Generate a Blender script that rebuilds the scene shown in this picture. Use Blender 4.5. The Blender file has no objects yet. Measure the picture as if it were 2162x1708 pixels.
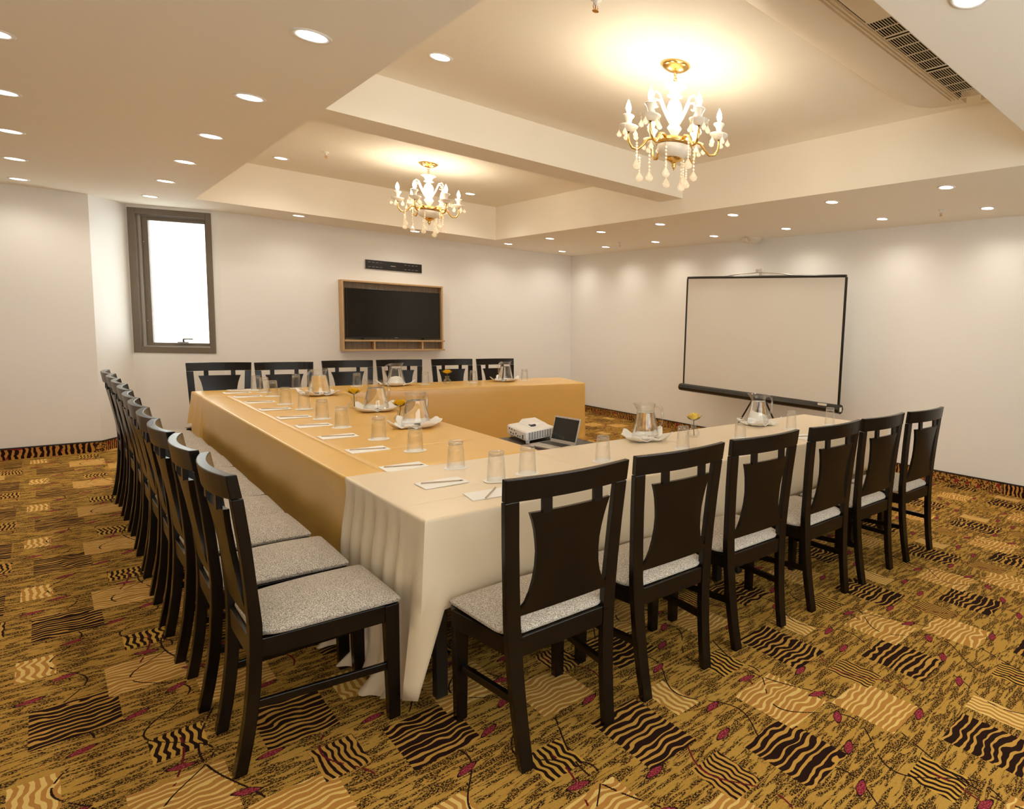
import bpy, bmesh, math, random
from mathutils import Vector, Matrix
PI = math.pi
random.seed(7)
S = bpy.context.scene
COL = S.collection
# ---------------------------------------------------------------- camera
cam_d = bpy.data.cameras.new('camera'); cam = bpy.data.objects.new('camera', cam_d); COL.objects.link(cam)
cam.matrix_world = Matrix(((0.6318, 0.0414, -0.7740, 0), (-0.7743, 0.0768, -0.6281, 0), (0.0335, 0.9962, 0.0800, 1.55), (0, 0, 0, 1)))
_yaw, _pit, _rol = 0.888474207, -0.0800700768, 0.0336238169
_f = Vector((math.sin(_yaw)*math.cos(_pit), math.cos(_yaw)*math.cos(_pit), math.sin(_pit)))
_r = _f.cross(Vector((0, 0, 1))).normalized(); _u = _r.cross(_f)
_cr, _sr = math.cos(_rol), math.sin(_rol)
_R, _U = _cr*_r + _sr*_u, -_sr*_r + _cr*_u
cam.matrix_world = Matrix(((_R.x, _U.x, -_f.x, 0), (_R.y, _U.y, -_f.y, 0), (_R.z, _U.z, -_f.z, 1.55), (0, 0, 0, 1)))
cam_d.sensor_width = 36; cam_d.sensor_fit = 'HORIZONTAL'
cam_d.lens = 1263.9999/2162*36
cam_d.shift_x = (1081-1644.948)/2162
cam_d.shift_y = (795.739-854)/2162
cam_d.clip_start = 0.05
S.camera = cam
# ---------------------------------------------------------------- world, exposure
w = bpy.data.worlds.new('world'); S.world = w; w.use_nodes = True
bg = w.node_tree.nodes['Background']; bg.inputs[0].default_value = (0.95, 1.0, 1.0, 1); bg.inputs[1].default_value = 3.9
S.view_settings.view_transform = 'Standard'; S.view_settings.look = 'None'
S.view_settings.gamma = 1; S.view_settings.exposure = 0.68
S.view_settings.use_curve_mapping = False
S.cycles.use_denoising = True; S.cycles.use_adaptive_sampling = True; S.cycles.adaptive_threshold = 0.02
S.cycles.max_bounces = 12; S.cycles.diffuse_bounces = 6; S.cycles.glossy_bounces = 4
S.cycles.transparent_max_bounces = 24; S.cycles.transmission_bounces = 8
S.cycles.sample_clamp_indirect = 4.0; S.cycles.sample_clamp_direct = 0.0
SPOT_W = 12.0            # each recessed downlight
BULB_E = 104.0            # emission of a chandelier bulb
SPOT_C = (1.0, 0.925, 0.79); BULB_C = (1.0, 0.87, 0.66)
# ---------------------------------------------------------------- node helpers
class NT:
    def __init__(s, name):
        s.m = bpy.data.materials.new(name); s.m.use_nodes = True
        s.t = s.m.node_tree; s.n = s.t.nodes; s.b = s.n['Principled BSDF']; s.out = s.n['Material Output']
    def add(s, typ, **kw):
        n = s.n.new(typ)
        for k, v in kw.items(): setattr(n, k, v)
        return n
    def put(s, sock, v):
        if hasattr(v, 'is_linked') or isinstance(v, bpy.types.NodeSocket): s.t.links.new(v, sock)
        else: sock.default_value = v
    def math(s, op, a, b=0.0, c=0.0, clamp=False):
        n = s.add('ShaderNodeMath', operation=op, use_clamp=clamp)
        for i, v in enumerate((a, b, c)): s.put(n.inputs[i], v)
        return n.outputs[0]
    def mix(s, f, a, b):
        n = s.add('ShaderNodeMix', data_type='RGBA')
        s.put(n.inputs[0], f)
        for i, v in ((6, a), (7, b)):
            if isinstance(v, tuple): v = v if len(v) == 4 else v + (1,)
            s.put(n.inputs[i], v)
        return n.outputs[2]
    def noise(s, vec, scale, detail=3, rough=0.5, dist=0.0):
        n = s.add('ShaderNodeTexNoise'); s.put(n.inputs['Vector'], vec)
        n.inputs['Scale'].default_value = scale; n.inputs['Detail'].default_value = detail
        n.inputs['Roughness'].default_value = rough; n.inputs['Distortion'].default_value = dist
        return n.outputs['Fac']
    def coord(s, which='Object'): return s.add('ShaderNodeTexCoord').outputs[which]
    def scale(s, vec, sc, loc=(0, 0, 0)):
        n = s.add('ShaderNodeMapping'); s.put(n.inputs['Vector'], vec)
        n.inputs['Scale'].default_value = sc; n.inputs['Location'].default_value = loc
        return n.outputs[0]
    def step(s, v, a, b):
        n = s.add('ShaderNodeMapRange'); n.clamp = True
        s.put(n.inputs[0], v); n.inputs[1].default_value = a; n.inputs[2].default_value = b
        return n.outputs[0]
    def bump(s, h, strength=0.3, dist=0.002):
        n = s.add('ShaderNodeBump'); n.inputs['Strength'].default_value = strength; n.inputs['Distance'].default_value = dist
        s.put(n.inputs['Height'], h); s.t.links.new(n.outputs[0], s.b.inputs['Normal'])
def flat(name, c, rough=0.5, metal=0.0, spec=0.5, noise=0.0, nscale=40, bump=0.0, bscale=200, bd=0.001, sheen=0.0):
    k = NT(name); k.b.inputs['Roughness'].default_value = rough; k.b.inputs['Metallic'].default_value = metal
    k.b.inputs['Specular IOR Level'].default_value = spec
    co = k.coord()
    f = k.noise(co, nscale)
    c2 = tuple(max(0, x*(1-noise)) for x in c)
    k.put(k.b.inputs['Base Color'], k.mix(f, c2, c))
    if bump: k.bump(k.noise(co, bscale, 2), bump, bd)
    if sheen: k.b.inputs['Sheen Weight'].default_value = sheen
    return k.m
def emit(name, c, e):
    m = bpy.data.materials.new(name); m.use_nodes = True; nt = m.node_tree
    nt.nodes.clear(); em = nt.nodes.new('ShaderNodeEmission'); o = nt.nodes.new('ShaderNodeOutputMaterial')
    em.inputs[0].default_value = c + (1,); em.inputs[1].default_value = e
    nt.links.new(em.outputs[0], o.inputs[0]); return m
def thin_glass(name, tint=(1, 1, 1), edge=0.55, base=0.04, rough=0.02, edge_c=(0.75, 0.75, 0.72)):
    m = bpy.data.materials.new(name); m.use_nodes = True; nt = m.node_tree; nt.nodes.clear()
    tr = nt.nodes.new('ShaderNodeBsdfTransparent'); gl = nt.nodes.new('ShaderNodeBsdfGlossy')
    lw = nt.nodes.new('ShaderNodeLayerWeight'); mx = nt.nodes.new('ShaderNodeMixShader'); o = nt.nodes.new('ShaderNodeOutputMaterial')
    mr = nt.nodes.new('ShaderNodeMapRange'); tm = nt.nodes.new('ShaderNodeMix'); tm.data_type = 'RGBA'
    lw.inputs[0].default_value = 0.35
    mr.inputs[3].default_value = base; mr.inputs[4].default_value = edge
    nt.links.new(lw.outputs['Facing'], mr.inputs[0]); nt.links.new(mr.outputs[0], mx.inputs[0])
    tm.inputs[6].default_value = tint + (1,); tm.inputs[7].default_value = edge_c + (1,)
    nt.links.new(lw.outputs['Facing'], tm.inputs[0]); nt.links.new(tm.outputs[2], tr.inputs[0])
    gl.inputs['Roughness'].default_value = rough
    nt.links.new(tr.outputs[0], mx.inputs[1]); nt.links.new(gl.outputs[0], mx.inputs[2]); nt.links.new(mx.outputs[0], o.inputs[0])
    return m
# ---------------------------------------------------------------- materials
M = {}
M['wall'] = flat('wall_paint', (0.885, 0.865, 0.83), 0.6, noise=0.03, nscale=1.3, bump=0.05, bscale=90)
M['ceil'] = flat('ceiling_paint', (0.95, 0.89, 0.78), 0.7, noise=0.02, nscale=1.0)
M['white_trim'] = flat('cornice_paint', (0.85, 0.80, 0.73), 0.5)
def wood_dark():
    k = NT('espresso_wood'); co = k.coord()
    f = k.noise(k.scale(co, (18, 18, 1.6)), 5, 5, 0.6, 0.6)
    k.put(k.b.inputs['Base Color'], k.mix(f, (0.0045, 0.0025, 0.0016), (0.010, 0.0058, 0.0034)))
    k.b.inputs['Roughness'].default_value = 0.27; k.b.inputs['Specular IOR Level'].default_value = 0.30
    k.bump(f, 0.05, 0.001); return k.m
M['wood'] = wood_dark()
def seat_fab():
    k = NT('oat_tweed_fabric'); co = k.coord()
    wv = k.noise(co, 300, 2, 0.7); f2 = k.noise(k.scale(co, (1, 2.2, 1)), 170, 2, 0.6)
    c = k.mix(k.step(wv, 0.38, 0.62), (0.22, 0.18, 0.14), (0.78, 0.71, 0.61))
    c = k.mix(k.math('MULTIPLY', k.step(f2, 0.5, 0.75), 0.5), c, (0.16, 0.12, 0.09))
    k.put(k.b.inputs['Base Color'], c); k.b.inputs['Roughness'].default_value = 0.95
    k.b.inputs['Specular IOR Level'].default_value = 0.1
    k.bump(k.math('ADD', wv, f2), 0.6, 0.003); return k.m
M['seat'] = seat_fab()
def cloth(name, a, b, rough, sheen, aniso=0.0):
    k = NT(name); co = k.coord()
    f = k.noise(co, 2.2, 3, 0.55); wv = k.noise(co, 700, 1)
    k.put(k.b.inputs['Base Color'], k.mix(f, a, b)); k.b.inputs['Roughness'].default_value = rough
    k.b.inputs['Sheen Weight'].default_value = sheen; k.b.inputs['Sheen Roughness'].default_value = 0.4
    k.b.inputs['Specular IOR Level'].default_value = 0.85
    h = k.math('ADD', k.math('MULTIPLY', wv, 0.15), k.noise(co, 9, 2)); k.bump(h, 0.12, 0.006)
    return k.m
M['cloth_gold'] = cloth('gold_table_linen', (0.74, 0.44, 0.105), (0.80, 0.49, 0.125), 0.31, 0.0)
M['cloth_satin'] = cloth('champagne_satin', (0.80, 0.65, 0.44), (0.84, 0.70, 0.50), 0.30, 0.1)
M['metal_dark'] = flat('black_metal', (0.012, 0.009, 0.007), 0.4, 0.0, 0.5)
M['table_wood'] = flat('dark_laminate', (0.035, 0.018, 0.010), 0.4, noise=0.4, nscale=15)
M['white_napkin'] = flat('white_napkin_cotton', (0.86, 0.84, 0.80), 0.8, bump=0.15, bscale=300)
M['paper'] = flat('white_paper', (0.88, 0.86, 0.82), 0.7)
M['pencil'] = flat('grey_brown_pencil', (0.52, 0.40, 0.29), 0.5, noise=0.2)
M['pencil_tip'] = flat('pencil_graphite_tip', (0.10, 0.08, 0.07), 0.5)
M['glass'] = thin_glass('clear_tumbler_glass', (0.995, 0.995, 0.99), 0.34, 0.02, 0.02, (0.95, 0.95, 0.94))
M['glass_base'] = thin_glass('thick_glass_base', (0.98, 0.98, 0.975), 0.6, 0.10, 0.03, (0.86, 0.85, 0.83))
M['crystal'] = thin_glass('chandelier_crystal', (1.0, 0.99, 0.97), 0.6, 0.16, 0.06, (0.95, 0.90, 0.82))
def _milky(m):
    nt = m.node_tree; o = nt.nodes['Material Output']; src = o.inputs[0].links[0].from_socket
    d = nt.nodes.new('ShaderNodeBsdfTranslucent'); d.inputs[0].default_value = (0.95, 0.92, 0.86, 1); d2 = nt.nodes.new('ShaderNodeBsdfDiffuse'); d2.inputs[0].default_value = (0.95, 0.92, 0.86, 1)
    a = nt.nodes.new('ShaderNodeAddShader'); nt.links.new(d.outputs[0], a.inputs[0]); nt.links.new(d2.outputs[0], a.inputs[1])
    mx = nt.nodes.new('ShaderNodeMixShader'); mx.inputs[0].default_value = 0.30
    nt.links.new(src, mx.inputs[1]); nt.links.new(a.outputs[0], mx.inputs[2]); nt.links.new(mx.outputs[0], o.inputs[0])
_milky(M['crystal'])
def real_glass(name, ior, c=(1, 1, 1)):
    k = NT(name); k.b.inputs['Base Color'].default_value = c + (1,); k.b.inputs['Transmission Weight'].default_value = 1
    k.b.inputs['Roughness'].default_value = 0.0; k.b.inputs['IOR'].default_value = ior; return k.m
M['water'] = real_glass('clear_water', 1.33)
M['petal'] = flat('yellow_petals', (1.0, 0.66, 0.02), 0.6, noise=0.25, nscale=60)
M['petal_pale'] = flat('pale_yellow_petals', (1.0, 0.80, 0.18), 0.6, noise=0.2, nscale=60)
M['leaf'] = flat('olive_leaf', (0.12, 0.14, 0.03), 0.6, noise=0.4)
M['gold'] = flat('polished_gold', (0.83, 0.55, 0.20), 0.22, 1.0)
M['opal'] = flat('white_opal_glass', (0.90, 0.84, 0.74), 0.2, 0, 0.6)
M['bulb'] = emit('candle_bulb_glow', BULB_C, BULB_E)
M['led'] = emit('downlight_glow', (1.0, 0.93, 0.82), 9.0); M['led'].cycles.emission_sampling = 'NONE'
M['lamp_ring'] = flat('white_enamel_ring', (0.88, 0.85, 0.80), 0.35)
M['alu'] = flat('bronze_aluminium', (0.19, 0.15, 0.11), 0.38, 0.0, 0.5, noise=0.15, nscale=6)
M['alu_light'] = flat('grey_gasket', (0.42, 0.40, 0.36), 0.4)
M['pane'] = thin_glass('window_glass', (0.97, 0.98, 0.98), 0.35, 0.03, 0.01, (0.9, 0.92, 0.92))
def oak():
    k = NT('light_oak_veneer'); co = k.coord()
    f = k.noise(k.scale(co, (40, 40, 2)), 3, 4, 0.6)
    k.put(k.b.inputs['Base Color'], k.mix(f, (0.42, 0.25, 0.11), (0.62, 0.41, 0.20))); k.b.inputs['Roughness'].default_value = 0.5; return k.m
M['oak'] = oak()
def oak_grey():
    k = NT('grey_grained_back_panel'); co = k.coord()
    f = k.noise(k.scale(co, (90, 90, 1.5)), 2, 4, 0.7)
    k.put(k.b.inputs['Base Color'], k.mix(k.step(f, 0.35, 0.65), (0.16, 0.10, 0.055), (0.42, 0.31, 0.20))); k.b.inputs['Roughness'].default_value = 0.6; return k.m
M['oak_back'] = oak_grey()
M['screen_black'] = flat('tv_glass_black', (0.006, 0.005, 0.004), 0.12, 0, 0.5)
M['plastic_black'] = flat('black_plastic', (0.012, 0.010, 0.008), 0.35)
M['proj_fabric'] = flat('matt_white_screen', (0.80, 0.76, 0.70), 0.85)
M['white_plastic'] = flat('white_plastic', (0.86, 0.84, 0.80), 0.35)
M['port'] = flat('dark_port', (0.03, 0.03, 0.03), 0.5)
M['silver'] = flat('silver_plastic', (0.55, 0.50, 0.45), 0.35, 0.4)
M['ac'] = flat('cream_ac_plastic', (0.78, 0.70, 0.58), 0.45)
M['grille_shade'] = flat('grille_shade_black', (0.02, 0.014, 0.008), 0.8)  # near-black that stands for the shade inside the grille recess
M['copper'] = flat('copper_metal', (0.55, 0.25, 0.10), 0.3, 1.0)
M['ext'] = flat('pale_render_outside', (0.85, 0.84, 0.80), 0.9, noise=0.1, nscale=3)
M['sticker'] = flat('white_sticker', (0.85, 0.80, 0.70), 0.6)
def carpet():
    k = NT('patterned_carpet'); co = k.coord()
    sx = k.add('ShaderNodeSeparateXYZ'); k.put(sx.inputs[0], co); X, Y = sx.outputs[0], sx.outputs[1]
    PX, PY = 0.8375, 1.07
    # pile-level jitter so outlines are not ruler straight
    j1 = k.math('MULTIPLY', k.math('SUBTRACT', k.noise(co, 240, 1), 0.5), 0.006)
    U = k.math('FLOORED_MODULO', k.math('ADD', k.math('SUBTRACT', X, 1.58), j1), PX)
    V = k.math('FLOORED_MODULO', k.math('ADD', k.math('SUBTRACT', Y, 1.08), j1), PY)
    # mustard ground with clumps of black flecks drawn out in short streaks
    st = k.noise(k.scale(co, (10, 46, 1)), 1.0, 2, 0.5, 1.0)
    sp = k.noise(co, 165, 2, 0.75)
    g = k.mix(k.noise(co, 9, 3), (0.46, 0.225, 0.032), (0.53, 0.31, 0.062))
    g = k.mix(k.step(sp, 0.5, 0.7), g, (0.55, 0.36, 0.09))
    dk = k.math('MULTIPLY', k.step(st, 0.465, 0.52), k.step(sp, 0.455, 0.49))
    col = k.mix(dk, g, (0.0208, 0.0078, 0.0039))
    def box(u0, u1, v0, v1):
        def rng(c, a, b, per):
            c = k.math('FLOORED_MODULO', k.math('SUBTRACT', c, a), per)
            return k.math('LESS_THAN', c, b-a)
        return k.math('MULTIPLY', rng(U, u0, u1, PX), rng(V, v0, v1, PY))
    wob = k.math('MULTIPLY', k.math('SUBTRACT', k.noise(k.scale(co, (11, 4.5, 1)), 1.0, 1), 0.5), 0.085)
    wob = k.math('ADD', wob, k.math('MULTIPLY', k.math('SUBTRACT', k.noise(k.scale(co, (5, 22, 1)), 1.0, 1), 0.5), 0.035))
    wob = k.math('ADD', wob, k.math('MULTIPLY', j1, 0.4))
    wob2 = k.math('MULTIPLY', k.math('SUBTRACT', k.noise(k.scale(co, (4, 12, 1)), 1.0, 1), 0.5), 0.05)
    def stripes(c, per, duty, wb):
        q = k.math('FLOORED_MODULO', k.math('ADD', c, wb), per)
        return k.math('LESS_THAN', q, per*duty)
    sv = lambda per, duty: stripes(Y, per, duty, wob)
    su = lambda per, duty: stripes(X, per, duty, wob2)
    wide = k.math('ADD', k.math('MULTIPLY', k.noise(k.scale(co, (3, 24, 1)), 1.0, 1), 0.9), -0.10)
    def patch(col, bx, st, a, b): return k.mix(bx, col, k.mix(st, a, b))
    dark, gold = (0.0208, 0.0072, 0.0046), (0.5800, 0.3100, 0.0600)
    och, cream = (0.5100, 0.2360, 0.0500), (0.8000, 0.5500, 0.1800)
    q = k.math('FLOORED_MODULO', k.math('ADD', Y, wob), 0.034)
    goldline = k.math('LESS_THAN', q, k.math('MULTIPLY', wide, 0.034))
    col = patch(col, box(0.0, 0.225, 0.0, 0.32), goldline, dark, gold)
    col = patch(col, box(-0.30, -0.09, 0.47, 0.85), goldline, dark, gold)
    col = patch(col, box(0.20, 0.43, 0.24, 0.55), sv(0.030, 0.36), och, cream)
    col = patch(col, box(0.44, 0.66, -0.07, 0.22), sv(0.030, 0.36), och, cream)
    col = patch(col, box(-0.04, 0.07, 0.63, 0.86), su(0.024, 0.5), och, cream)
    col = patch(col, box(-0.21, -0.08, 0.16, 0.37), su(0.019, 0.55), dark, gold)
    col = patch(col, box(0.27, 0.41, 0.68, 0.86), su(0.022, 0.5), dark, (0.6400, 0.3600, 0.0600))
    # vines
    vb = k.math('GREATER_THAN', k.noise(co, 13, 1), 0.44)
    def vine(col, u0, amp, n, ph, wd, c, v0=0.0, v1=1.07):
        s_ = k.math('SINE', k.math('MULTIPLY_ADD', V, 2*PI*n/PY, ph))
        d = k.math('ABSOLUTE', k.math('SUBTRACT', k.math('FLOORED_MODULO', k.math('SUBTRACT', k.math('SUBTRACT', U, u0), k.math('MULTIPLY', s_, amp)), PX), PX/2))
        ms = k.math('MULTIPLY', k.math('LESS_THAN', d, wd), vb)
        if v0 > 0 or v1 < 1.07:
            ms = k.math('MULTIPLY', ms, k.math('MULTIPLY', k.math('GREATER_THAN', V, v0), k.math('LESS_THAN', V, v1)))
        return k.mix(ms, col, c)
    vd, vr = (0.0234, 0.0078, 0.0052), (0.1500, 0.0120, 0.0160)
    H = PX/2
    col = vine(col, 0.34-H, 0.075, 2, 0.4, 0.0032, vd, 0.0, 1.07)
    col = vine(col, 0.10-H, 0.05, 2, 2.2, 0.003, vd, 0.30, 1.07)
    col = vine(col, 0.44-H, 0.06, 1, 1.0, 0.0032, vd, 0.2, 0.98)
    col = vine(col, 0.70-H, 0.045, 2, 0.8, 0.0032, vr, 0.0, 0.47)
    col = vine(col, 0.30-H, 0.05, 1, 3.4, 0.0034, vr, 0.50, 0.80)
    # leaves
    for (lu, lv, an) in ((0.09, 0.57, 0.2), (0.45, 0.30, -0.5), (0.26, 0.02, 0.5), (0.54, 0.46, 0.1), (0.38, 0.15, 0.7), (0.0, 0.42, 0.2), (0.33, 0.60, -0.3), (0.62, 0.98, 0.3), (0.12, 0.95, 0.4)):
        du = k.math('SUBTRACT', k.math('FLOORED_MODULO', k.math('SUBTRACT', U, lu-H), PX), H)
        dv = k.math('SUBTRACT', k.math('FLOORED_MODULO', k.math('SUBTRACT', V, lv-PY/2), PY), PY/2)
        ca, sa = math.cos(an), math.sin(an)
        a = k.math('DIVIDE', k.math('ADD', k.math('MULTIPLY', du, ca), k.math('MULTIPLY', dv, sa)), 0.034)
        b = k.math('DIVIDE', k.math('SUBTRACT', k.math('MULTIPLY', dv, ca), k.math('MULTIPLY', du, sa)), 0.017)
        r = k.math('ADD', k.math('ABSOLUTE', a), k.math('MULTIPLY', b, b))
        col = k.mix(k.math('LESS_THAN', r, 1.25), col, vd)
        col = k.mix(k.math('LESS_THAN', r, 1.0), col, k.mix(k.step(sp, 0.45, 0.6), (0.16, 0.008, 0.016), (0.48, 0.075, 0.10)))
    # pile flecks
    col = k.mix(k.math('MULTIPLY', k.step(k.noise(co, 420, 2), 0.5, 0.75), 0.35), col, (0.0208, 0.0104, 0.0039))
    k.put(k.b.inputs['Base Color'], col); k.b.inputs['Roughness'].default_value = 0.95
    k.b.inputs['Specular IOR Level'].default_value = 0.1
    k.bump(k.noise(co, 380, 2), 0.5, 0.004)
    return k.m
M['carpet'] = carpet()
def skirt_carpet():
    k = NT('carpet_skirting'); co = k.coord()
    sx = k.add('ShaderNodeSeparateXYZ'); k.put(sx.inputs[0], co)
    run = k.math('ADD', sx.outputs[0], sx.outputs[1])
    wb = k.math('MULTIPLY', k.noise(co, 18, 2), 0.05)
    s_ = k.math('LESS_THAN', k.math('FLOORED_MODULO', k.math('ADD', run, wb), 0.04), 0.022)
    area = k.step(k.noise(k.scale(co, (1, 1, 0.1)), 2.6, 1), 0.48, 0.50)
    mott = k.step(k.noise(co, 70, 3), 0.45, 0.55)
    base = k.mix(mott, (0.5400, 0.2800, 0.0600), (0.0455, 0.0169, 0.0078))
    c = k.mix(area, base, k.mix(s_, (0.5400, 0.2600, 0.0600), (0.0234, 0.0078, 0.0052)))
    c = k.mix(k.step(k.noise(co, 13, 1), 0.66, 0.68), c, (0.3000, 0.0240, 0.0320))
    k.put(k.b.inputs['Base Color'], c); k.b.inputs['Roughness'].default_value = 0.95; k.b.inputs['Specular IOR Level'].default_value = 0.1
    return k.m
M['skirt_carpet'] = skirt_carpet()
# ---------------------------------------------------------------- mesh helpers
def hexa(bm, p):
    v = [bm.verts.new(q) for q in p]
    for f in ((0, 3, 2, 1), (4, 5, 6, 7), (0, 1, 5, 4), (1, 2, 6, 5), (2, 3, 7, 6), (3, 0, 4, 7)): bm.faces.new([v[i] for i in f])
def box(bm, x0, x1, y0, y1, z0, z1):
    hexa(bm, [(x0, y0, z0), (x1, y0, z0), (x1, y1, z0), (x0, y1, z0), (x0, y0, z1), (x1, y0, z1), (x1, y1, z1), (x0, y1, z1)])
def loft(bm, rings, closed=True, caps=True):
    vs = [[bm.verts.new(p) for p in r] for r in rings]
    n = len(vs[0])
    for a, b in zip(vs, vs[1:]):
        for i in range(n if closed else n-1):
            j = (i+1) % n; bm.faces.new((a[i], a[j], b[j], b[i]))
    if caps and closed:
        bm.faces.new(vs[0][::-1]); bm.faces.new(vs[-1])
    return vs
def lathe(bm, prof, n=24, c=(0, 0, 0), caps=False):
    rings = [[(c[0]+r*math.cos(2*PI*i/n), c[1]+r*math.sin(2*PI*i/n), c[2]+z) for i in range(n)] for r, z in prof]
    loft(bm, rings, True, caps)
def tube(bm, pts, r, n=8, r1=None):
    pts = [Vector(p) for p in pts]; rings = []
    up = Vector((0, 0, 1))
    for i, p in enumerate(pts):
        t = (pts[min(i+1, len(pts)-1)]-pts[max(i-1, 0)]).normalized()
        a = t.cross(up)
        if a.length < 1e-3: a = t.cross(Vector((0, 1, 0)))
        a.normalize(); b = t.cross(a)
        rr = r if r1 is None else r+(r1-r)*i/(len(pts)-1)
        rings.append([p+rr*(math.cos(2*PI*k/n)*a+math.sin(2*PI*k/n)*b) for k in range(n)])
    loft(bm, rings)
def prism(bm, poly, z0, z1):
    loft(bm, [[(x, y, z0) for x, y in poly], [(x, y, z1) for x, y in poly]])
def BM(): return bmesh.new()
def obj(name, bm, mat, parent=None, smooth=False, bevel=0.0, subd=0, angle=None):
    bmesh.ops.recalc_face_normals(bm, faces=bm.faces)
    me = bpy.data.meshes.new(name); bm.to_mesh(me); bm.free()
    me.materials.append(M[mat] if isinstance(mat, str) else mat)
    o = bpy.data.objects.new(name, me); COL.objects.link(o)
    if smooth:
        for p in me.polygons: p.use_smooth = True
        if angle: me.set_sharp_from_angle(angle=math.radians(angle))
    if bevel:
        b = o.modifiers.new('bevel', 'BEVEL'); b.width = bevel; b.segments = 2; b.limit_method = 'ANGLE'
    if subd:
        s_ = o.modifiers.new('subd', 'SUBSURF'); s_.levels = subd; s_.render_levels = subd
    if parent: o.parent = parent
    return o
def tag(o, label, cat, group=None):
    o['label'] = label; o['category'] = cat
    if group: o['group'] = group
    return o
def thing(name, label, cat, loc=(0, 0, 0), rz=0, group=None):
    o = bpy.data.objects.new(name, None); COL.objects.link(o); o.location = loc; o.rotation_euler = (0, 0, rz)
    o.empty_display_size = 0.05
    return tag(o, label, cat, group)
def struct(name, bm, mat, parent=None, **k):
    o = obj(name, bm, mat, parent, **k)
    if not parent: o['kind'] = 'structure'
    return o
def kids(o): return [c for c in bpy.data.objects if c.parent == o]
CH = {}
def dup(src, loc, rz, label, group=None):
    def rec(o, par):
        c = o.copy(); COL.objects.link(c)
        if par: c.parent = par
        for ch in CH[o.name]: rec(ch, c)
        return c
    if src.name not in CH:
        def idx(o):
            CH[o.name] = kids(o)
            for ch in CH[o.name]: idx(ch)
        idx(src)
    r = rec(src, None); r.location = loc; r.rotation_euler = (0, 0, rz); r['label'] = label
    if group: r['group'] = group
    return r
ORD = ['first', 'second', 'third', 'fourth', 'fifth', 'sixth', 'seventh', 'eighth', 'ninth', 'tenth', 'eleventh', 'twelfth']
# ================================================================= STRUCTURE
XL, XR, YN, YB, ZS, ZT = -1.7, 5.92, -1.3, 9.63, 2.70, 3.165
bm = BM(); box(bm, XL-0.1, XR+0.1, YN-0.1, 10.3, -0.1, 0); struct('floor', bm, 'carpet')
bm = BM(); box(bm, XL-0.1, XR+0.1, YN-0.1, 10.3, ZT, ZT+0.1); struct('ceiling', bm, 'ceil')
for nm, b in (('ceiling_soffit_left', (XL, 1.055, YN, 10.2)), ('ceiling_soffit_right', (4.21, XR, YN, 10.2)),
              ('ceiling_soffit_back', (1.055, 4.21, 8.81, 10.2)), ('ceiling_soffit_front', (1.055, 4.21, YN, 1.155))):
    bm = BM(); box(bm, *b, ZS, ZT); struct(nm, bm, 'ceil')
bm = BM(); box(bm, 1.055, 4.21, 4.78, 5.14, 2.853, ZT); struct('ceiling_beam', bm, 'ceil')
bm = BM(); box(bm, XR, XR+0.1, YN-0.1, YB+0.6, 0, ZS); struct('wall_right', bm, 'wall')
bm = BM(); box(bm, 1.345, XR, YB, YB+0.1, 0, ZS); struct('wall_back', bm, 'wall')
bm = BM(); box(bm, XL, 0.345, 9.58, 9.68, 0, ZS); struct('wall_back_left', bm, 'wall')
bm = BM(); box(bm, XL-0.1, XL, YN-0.1, 9.68, 0, ZS); struct('wall_left', bm, 'wall')
# front wall behind the viewer with a wide opening for the added fill window
bm = BM()
for b in ((XL, -0.9, 0, ZS), (3.9, XR, 0, ZS), (-0.9, 3.9, 0, 0.9), (-0.9, 3.9, 2.45, ZS)): box(bm, b[0], b[1], YN-0.1, YN, b[2], b[3])
struct('wall_front', bm, 'wall')
# angled niche with the window
A, B = Vector((0.637, 10.04)), Vector((1.345, 9.63)); D = (B-A).normalized(); N = Vector((-D.y, D.x))  # N points outdoors
if N.y < 0: N = -N
def wp(s, o, z): p = A+D*s+N*o; return (p.x, p.y, z)
def wbox(bm, s0, s1, o0, o1, z0, z1):
    hexa(bm, [wp(s0, o0, z0), wp(s1, o0, z0), wp(s1, o1, z0), wp(s0, o1, z0), wp(s0, o0, z1), wp(s1, o0, z1), wp(s1, o1, z1), wp(s0, o1, z1)])
bm = BM(); LW = (B-A).length
for s0, s1, z0, z1 in ((-0.05, 0.011, 0, ZS), (0.751, LW, 0, ZS), (0.011, 0.751, 0, 1.033), (0.011, 0.751, 2.670, ZS)): wbox(bm, s0, s1, 0, 0.16, z0, z1)
struct('wall_window', bm, 'wall')
bm = BM(); prism(bm, [(0.345, 9.58), (0.637, 10.04), (0.56, 10.09), (0.26, 9.66)], 0, ZS); struct('wall_niche', bm, 'wall')
win = bpy.data.objects.new('window_1', None); COL.objects.link(win); win['kind'] = 'structure'
bm = BM()
for s0, s1, z0, z1 in ((0.012, 0.078, 1.034, 2.669), (0.70, 0.750, 1.034, 2.669), (0.078, 0.70, 1.034, 1.105), (0.078, 0.70, 2.60, 2.669)): wbox(bm, s0, s1, -0.012, 0.10, z0, z1)
obj('window_frame', bm, 'alu', win, bevel=0.004)
bm = BM()
for s0, s1, z0, z1 in ((0.10, 0.155, 1.115, 2.59), (0.665, 0.699, 1.115, 2.59), (0.155, 0.665, 1.115, 1.15), (0.155, 0.665, 2.545, 2.59)): wbox(bm, s0, s1, 0.055, 0.095, z0, z1)
sash = obj('sash', bm, 'alu', win, bevel=0.003)
bm = BM(); wbox(bm, 0.079, 0.099, 0.03, 0.09, 1.106, 2.599); wbox(bm, 0.099, 0.699, 0.03, 0.09, 1.106, 1.114); wbox(bm, 0.099, 0.699, 0.06, 0.09, 2.590, 2.599); obj('gasket', bm, 'alu_light', win)
bm = BM(); wbox(bm, 0.156, 0.664, 0.07, 0.076, 1.151, 2.544); obj('pane', bm, 'pane', win)
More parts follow.
